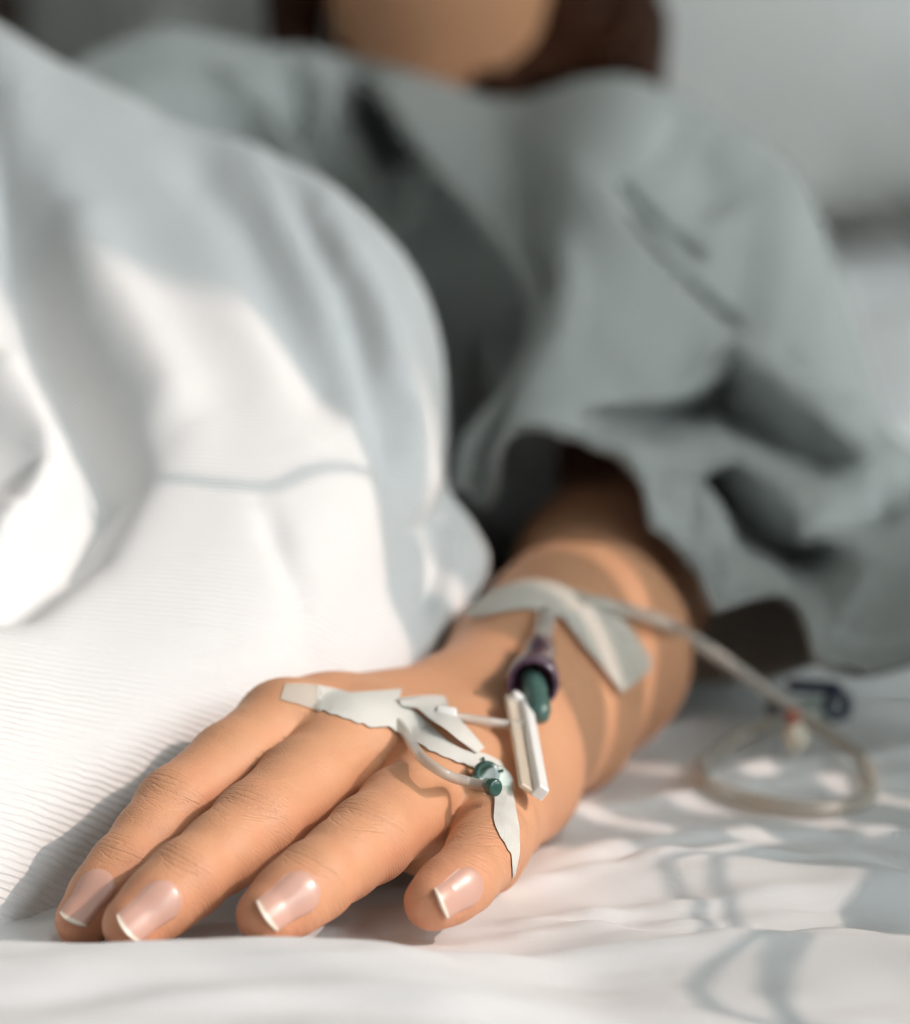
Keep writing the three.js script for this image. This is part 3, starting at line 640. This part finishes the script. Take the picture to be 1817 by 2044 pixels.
// a strip between two edges drawn on the skin; lift(u, v) in metres; jag tears one edge
function strip(name, mat, top, bot, label, { nu = 90, nv = 14, lift = () => .0003, jag = 0, spare = .005 } = {}) {
  const P = [], w = nu + 1; let lastD = .5;
  for (let j = 0; j <= nv; j++) for (let i = 0; i <= nu; i++) {
    const u = i / nu, a = poly(top, u), b = poly(bot, u), v = j / nv, jj = jag * (Math.abs(((u * 21) % 1) - .5) * 2 - .5 + .4 * noise3(u * 40, 1, 2)) * v;
    const x = lerp(a[0], b[0], v), y = lerp(a[1], b[1], v) + jj, h = skin(x, y, lift(u, v));
    P.push(h ? h.p : null);
  }
  // where the sight line passes the skin by, the strip carries on from its neighbour
  for (let pass = 0; pass < 40; pass++) for (let q = 0; q < P.length; q++) if (!P[q]) { const n = [q - w, q + w, q % w ? q - 1 : -1, (q + 1) % w ? q + 1 : -1].map((k) => P[k]).filter(Boolean); if (n.length) { const i = q % w, u = i / nu, v = Math.floor(q / w) / nv, a = poly(top, u), b = poly(bot, u); P[q] = at(lerp(a[0], b[0], v), lerp(a[1], b[1], v), pixelOf(n[0])[2] + .0004); } }
  for (let k = 0; k < 3; k++) { const Q = P.map((p) => p.clone()); for (let j = 0; j <= nv; j++) for (let i = 1; i < nu; i++) { const q = j * w + i; P[q].copy(Q[q]).multiplyScalar(.4).addScaledVector(Q[q - 1], .3).addScaledVector(Q[q + 1], .3); } }
  const C = []; for (let j = 0; j <= nv; j++) C.push(P.slice(j * w, j * w + w));
  const o = mesh(name, clothGeometry(C, nu, nv, { thick: .0001 }), mat);
  return tag(o, label, 'medical tape', 'strips of surgical tape');
}
strip('surgical_tape', tapeThin, [[570, 1366], [600, 1366], [642, 1370]], [[559, 1397], [600, 1408], [640, 1421]], 'sheer tape end on the index knuckle', { nu: 40, jag: 6 });
strip('surgical_tape', tapeMat, [[634, 1369], [677, 1378], [712, 1388], [789, 1405], [827, 1424], [859, 1450], [891, 1480], [923, 1500], [962, 1508], [994, 1527], [1014, 1557], [1024, 1595], [1035, 1653], [1036, 1700], [1027, 1746]],
  [[634, 1418], [684, 1434], [752, 1456], [765, 1449], [811, 1478], [837, 1486], [859, 1501], [907, 1521], [940, 1534], [962, 1552], [985, 1580], [987, 1605], [984, 1637], [992, 1662], [1019, 1707], [1022, 1750]], 'long white tape strip across the knuckles and down past the green hub',
  { nu: 200, nv: 16, lift: (u, v) =>   .0003 + .0009 * Math.exp(-(((u - .64) / .10) ** 2)) + .0005 * Math.exp(-(((u - .3) / .1) ** 2)), jag: 6 });
strip('surgical_tape', tapeMat, [[700, 1384], [750, 1381], [802, 1377]], [[700, 1402], [760, 1404], [796, 1400]], 'short tape end behind the knuckle tape by the wrist', { nu: 30 });
strip('surgical_tape', tapeMat, [[790, 1402], [840, 1403], [880, 1407], [893, 1433], [930, 1470], [962, 1500]], [[800, 1418], [828, 1426], [850, 1446], [872, 1466], [905, 1490], [944, 1510]], 'crossing tape strip holding the tube above the hub', { nu: 70, lift: (u) => .0012 + .0012 * Math.sin(Math.PI * u) });
strip('surgical_tape', tapeSheer, [[934, 1232], [962, 1203], [993, 1182], [1050, 1165], [1100, 1168], [1158, 1190], [1202, 1202]], [[950, 1240], [975, 1236], [1000, 1230], [1050, 1222], [1098, 1228], [1140, 1250], [1165, 1275]], 'wide tape band wrapped round the forearm below the sleeve', { nu: 70, lift: () => .0012 });
strip('surgical_tape', tapeSheer, [[1195, 1200], [1244, 1258], [1290, 1322], [1282, 1345]], [[1118, 1245], [1154, 1297], [1193, 1343], [1229, 1388]], 'slanting tape tab hanging down the outer forearm', { nu: 50, lift: () => .0022 });

// ───────────────────────── drip set ─────────────────────────
const clearTube = phys({ color: lin(.78, .75, .69), roughness: .3, transmission: .6, thickness: 0, ior: 1.4, clearcoat: .6, clearcoatRoughness: .15 });
const clearHard = phys({ color: lin(.82, .88, .85), roughness: .08, transmission: .85, thickness: 0, ior: 1.45 });
const greenHub = phys({ color: lin(.035, .095, .075), roughness: .22, clearcoat: .6, clearcoatRoughness: .1 });
const tealLuer = phys({ color: lin(.06, .13, .11), roughness: .3, clearcoat: .4 });
const purple = phys({ color: lin(.16, .085, .14), roughness: .18, transmission: .3, thickness: 0, clearcoat: 1, clearcoatRoughness: .06 });
const whitePlastic = phys({ color: lin(.86, .85, .82), roughness: .32, clearcoat: .3 });
{
  const c = thing('intravenous_cannula', 'green cannula hub with its clear tube taped on the back of the hand', 'cannula');
  const tipP = lifted(990, 1573, .0070), inP = lifted(950, 1564, .0068), dir = inP.clone().sub(tipP).normalize(), discP = lifted(967, 1547, .0016), face = EYE.clone().sub(discP).normalize().lerp(V(.5, .3, .8), .4);
  mesh('tubing', tube([lifted(778, 1432, -.0012), lifted(797, 1446, .0002), lifted(812, 1468, .0018), lifted(828, 1494, .0036), lifted(853, 1522, .005), lifted(891, 1546, .0062), lifted(933, 1560, .0068), tipP.clone().addScaledVector(dir, .0012)], .00112, 120, 16), clearTube, c);
  const hub = mesh('hub', lathe([[.0001, -.0002], [.0014, -.0003], [.00185, .0002], [.0019, .0014], [.00165, .0020], [.00155, .0032], [.00118, .0034]], tipP, inP, 32), greenHub, c);
  const disc = mesh('port', lathe([[.0001, 0], [.0024, .0000], [.0029, .0006], [.0029, .0022], [.0025, .0028], [.0016, .0029], [.0014, .0022], [.0001, .0022]], discP, discP.clone().add(face), 32), greenHub, c);
  for (let k = 0; k < 4; k++) mesh('fin', (() => { const g = new RoundedBoxGeometry(.0007, .0030, .0014, 2, .0003); g.translate(0, .0015, .0030); g.rotateY(k * Math.PI / 2 + .4); g.applyQuaternion(new THREE.Quaternion().setFromUnitVectors(V(0, 1, 0), face.clone().normalize())); g.translate(discP.x, discP.y, discP.z); return g; })(), greenHub, disc);
  const fl = lifted(992, 1566, .0012);
  mesh('flange', lathe([[.0001, 0], [.0036, 0], [.0040, .0003], [.0036, .0007], [.0001, .0007]], fl, fl.clone().add(face).addScaledVector(V(.5, .2, .1), .6), 40), phys({ color: lin(.9, .96, .93), roughness: .06, transmission: .9, thickness: 0, ior: 1.45 }), c);
}
{
  const c = thing('extension_line', 'thin clear line from the knuckle tape to the white clamp', 'tube');
  mesh('tubing', tube([lifted(860, 1424, .0012), lifted(893, 1429, .0018), lifted(930, 1434, .0026), lifted(971, 1440, .0036), lifted(1008, 1445, .0046), lifted(1036, 1446, .0062)], .00108, 60, 14), clearTube, c);
  mesh('collar', lathe([[.0012, 0], [.0020, .0002], [.0021, .004], [.0012, .0044]], lifted(872, 1425, .0014), lifted(900, 1430, .0018)), whitePlastic, c);
}
{
  const a = lifted(1046, 1400, .0056), b = lifted(1079, 1584, .0066), ax = b.clone().sub(a), L = ax.length(); ax.normalize();
  const mid = a.clone().add(b).multiplyScalar(.5), s = skin(1040, 1500), n = s.n.clone().addScaledVector(ax, -s.n.dot(ax)).normalize(), sd = V().crossVectors(ax, n);
  const c = thing('slide_clamp', 'white plastic slide clamp standing on the wrist', 'clamp');
  c.position.copy(mid); c.quaternion.setFromRotationMatrix(new THREE.Matrix4().makeBasis(sd, ax, n)); 
  mesh('plate', (() => { const g = new RoundedBoxGeometry(.0028, L, .0032, 3, .0006); return g; })(), whitePlastic, c);
  mesh('wall', (() => { const g = new RoundedBoxGeometry(.0040, L * .985, .0012, 3, .0005); g.translate(.0026, 0, -.0010); return g; })(), phys({ color: lin(.80, .70, .56), roughness: .35, transmission: .35, thickness: 0 }), c);
  mesh('lug', (() => { const g = new RoundedBoxGeometry(.0052, .0028, .0042, 3, .0008); g.translate(.0012, -L / 2 + .0016, -.0006); return g; })(), whitePlastic, c);
}
{
  const c = thing('drip_valve', 'translucent purple valve with a dark green luer lying on the forearm', 'valve');
  const A = lifted(1092, 1228, .0018), B = lifted(1078, 1292, .0042), M = lifted(1064, 1362, .0072), E = lifted(1079, 1436, .0086);
  mesh('tubing', tube([A, A.clone().lerp(B, .5), B.clone()], .0024, 20, 14), clearTube, c);
  const L1 = B.distanceTo(M);
  mesh('valve_body', lathe([[.0024, -.001], [.0040, .0005], [.0044, L1 * .35], [.0048, L1 * .62], [.0056, L1 * .78], [.0058, L1 * .86], [.0052, L1 * .90], [.0060, L1 * .95], [.0062, L1 * 1.02], [.0058, L1 * 1.06], [.0048, L1 * 1.05], [.0040, L1 * .92], [.0001, L1 * .9]], B, M, 40), purple, c);
  const L2 = M.distanceTo(E);
  const lu = mesh('luer_connector', lathe([[.0001, -.003], [.0030, -.0028], [.0031, L2 * .3], [.0026, L2 * .36], [.0029, L2 * .44], [.0029, L2 * .78], [.0021, L2 * .95], [.0001, L2]], M, E, 10), tealLuer, c);
}
const onSheet = (px, py, lift) => { let d = .6; for (let i = 0; i < 30; i++) { const p = at(px, py, d); const e = p.y - sheetY(p.x, p.z) - lift; d += e * 2.2; d = clamp(d, .4, .95); } return at(px, py, d); };
{
  const c = thing('drip_line', 'clear drip tubing running from the forearm tape into a loop on the sheet', 'tube');
  const pts = [lifted(1125, 1194, -.003), lifted(1165, 1201, .0010), lifted(1215, 1211, .003), lifted(1275, 1226, .0035), lifted(1305, 1236, .0035), lifted(1328, 1246, .0035), at(1362, 1264, .634), at(1405, 1290, .638), at(1470, 1335, .644), at(1550, 1390, .65), at(1625, 1445, .645), onSheet(1690, 1490, .006), onSheet(1730, 1530, .003), onSheet(1742, 1572, .0024), onSheet(1712, 1604, .0022), onSheet(1640, 1616, .0022), onSheet(1560, 1610, .0022), onSheet(1480, 1593, .0022), onSheet(1420, 1570, .0022), onSheet(1402, 1545, .0022), onSheet(1425, 1506, .003), onSheet(1480, 1470, .005), onSheet(1545, 1440, .009)];
  mesh('tubing', tube(pts, .0021, 260, 16), clearTube, c);
}
{
  const c = thing('three_way_tap', 'navy and clear three-way tap lying on the sheet near the tube loop', 'tap');
  const navy = phys({ color: lin(.012, .018, .06), roughness: .3, clearcoat: .5 }), amber = phys({ color: lin(.35, .13, .09), roughness: .35 });
  const a = onSheet(1545, 1436, .009), b = onSheet(1690, 1412, .010);
  const L = a.distanceTo(b), bd = mesh('body', lathe([[.0022, 0], [.0034, .001], [.0034, L * .3], [.0050, L * .38], [.0050, L * .62], [.0036, L * .70], [.0036, L], [.002, L * 1.02]], a, b, 26), clearHard, c);
  const top = at(1625, 1398, pixelOf(a.clone().lerp(b, .55))[2] - .006);
  mesh('handle', (() => { const g = new RoundedBoxGeometry(.016, .0035, .006, 3, .0014); g.rotateZ(-.05); g.translate(top.x, top.y + .004, top.z); return g; })(), navy, c);
  mesh('cap_ring', (() => { const g = new THREE.TorusGeometry(.0036, .0017, 12, 28); const q = pixelOf(b)[2]; const p = at(1672, 1408, q - .006); g.rotateY(.5); g.translate(p.x, p.y, p.z); return g; })(), navy, c);
  mesh('stem', lathe([[.0001, 0], [.0026, .0003], [.0026, .006], [.0001, .0062]], onSheet(1538, 1418, .011), onSheet(1560, 1412, .011)), navy, c);
  mesh('plug', lathe([[.0001, 0], [.0022, .0003], [.0022, .0062], [.0001, .0066]], onSheet(1588, 1462, .008), onSheet(1584, 1440, .010)), amber, c);
  mesh('end_cap', lathe([[.0001, 0], [.0030, .0004], [.0034, .003], [.0030, .007], [.0001, .0075]], onSheet(1600, 1496, .004), onSheet(1588, 1468, .007)), phys({ color: lin(.75, .70, .58), roughness: .4 }), c);
}

// ───────────────────────── beside the bed, out of the picture: what shades the sun ─────────────────────────
{
  // slanted slat rail of the raised backrest
  const rail = thing('bed_rail', 'slanted slatted bed rail standing at the right side of the mattress', 'bed rail'), RXr = .30, grey = std({ color: lin(.62, .62, .60), roughness: .5 });
  const e = V(0, .845, -.535), f = V(0, -.535, -.845), o0 = V(RXr, BED + .261, -.526);
  const bar = (o, wd, s0, s1, th = .004) => { const g = new RoundedBoxGeometry(th, s1 - s0, wd, 2, .0015), m = new THREE.Matrix4().makeBasis(V(1, 0, 0), e, f); g.translate(0, (s0 + s1) / 2, o + wd / 2); g.applyMatrix4(m); g.translate(o0.x, o0.y, o0.z); return g; };
  for (const [a, b] of [[0, .025], [.034, .056], [.066, .095], [.106, .150]]) mesh('slat', bar(a, b - a, -.115, .33), grey, rail);
  mesh('cross_bar', bar(-.004, .158, .33, .352, .02), grey, rail);
  mesh('cross_bar', bar(-.004, .158, -.137, -.115, .02), grey, rail);
  mesh('post', (() => { const g = new RoundedBoxGeometry(.03, .5, .04, 2, .006); const c = o0.clone().addScaledVector(e, -.128).addScaledVector(f, .075); g.translate(c.x, c.y - .24, c.z); return g; })(), grey, rail);
  mesh('bracket', box(.2605, .30, BED - .28, BED - .25, -.54, -.50), grey, rail);
  // overbed table
  const tb = thing('overbed_table', 'overbed table with a pale top at the right of the bed', 'table');
  mesh('table_top', (() => { const g = new RoundedBoxGeometry(.42, .018, .62, 3, .006); g.translate(.248 + .21, BED + .111, -.16); return g; })(), std({ color: lin(.62, .58, .52), roughness: .5 }), tb);
  mesh('column', (() => { const g = new RoundedBoxGeometry(.06, BED + .08, .05, 2, .01); g.translate(.655, (BED + .08) / 2 + .022, -.16); return g; })(), grey, tb);
  mesh('arm', (() => { const g = new RoundedBoxGeometry(.30, .03, .05, 2, .008); g.translate(.53, BED + .087, -.16); return g; })(), grey, tb);
  mesh('foot', (() => { const g = new RoundedBoxGeometry(.07, .045, .6, 2, .01); g.translate(.655, .0225, -.16); return g; })(), grey, tb);
  // spare tubing coiled on the table, loops hanging over its edge
  const cl = thing('tubing_coil', 'coil of spare drip tubing overhanging the edge of the overbed table', 'tube'), y = BED + .1225;
  mesh('tubing', tube([V(.34, y, -.41), V(.29, y, -.445), V(.235, y, -.468), V(.2145, y, -.464), V(.2235, y, -.44), V(.2285, y, -.40), V(.2300, y, -.362), V(.232, y, -.345), V(.245, y, -.335), V(.30, y, -.33), V(.34, y, -.35), V(.34, y + .004, -.40), V(.30, y + .005, -.455), V(.25, y + .005, -.472), V(.231, y + .004, -.464), V(.238, y + .004, -.43), V(.2395, y + .004, -.40), V(.236, y + .004, -.358), V(.245, y + .004, -.32), V(.30, y + .004, -.31), V(.36, y + .003, -.36), V(.30, y + .006, -.402), V(.247, y + .008, -.405), V(.236, y + .008, -.393), V(.2295, y + .008, -.372), V(.232, y + .008, -.352), V(.26, y + .008, -.345), V(.33, y + .008, -.37)], .0012, 500, 10), phys({ color: lin(.8, .8, .78), roughness: .3, transmission: .5, thickness: 0, ior: 1.4 }), cl);
  const lp = thing('hooked_tubing', 'loop of drip tubing hooked over the front edge of the bed rail', 'tube'), Y = (v) => BED + v;
  mesh('tubing', tube([V(.306, Y(.48), -.74), V(.300, Y(.56), -.735), V(.28, Y(.545), -.725), V(.256, Y(.486), -.702), V(.25, Y(.426), -.632), V(.25, Y(.388), -.588), V(.25, Y(.361), -.554), V(.25, Y(.339), -.532), V(.25, Y(.315), -.524), V(.25, Y(.299), -.528), V(.25, Y(.291), -.534), V(.25, Y(.290), -.542), V(.252, Y(.287), -.554), V(.27, Y(.28), -.572), V(.296, Y(.27), -.59)], .0022, 160, 12), clearTube, lp);
}
renderer.render(scene, camera);
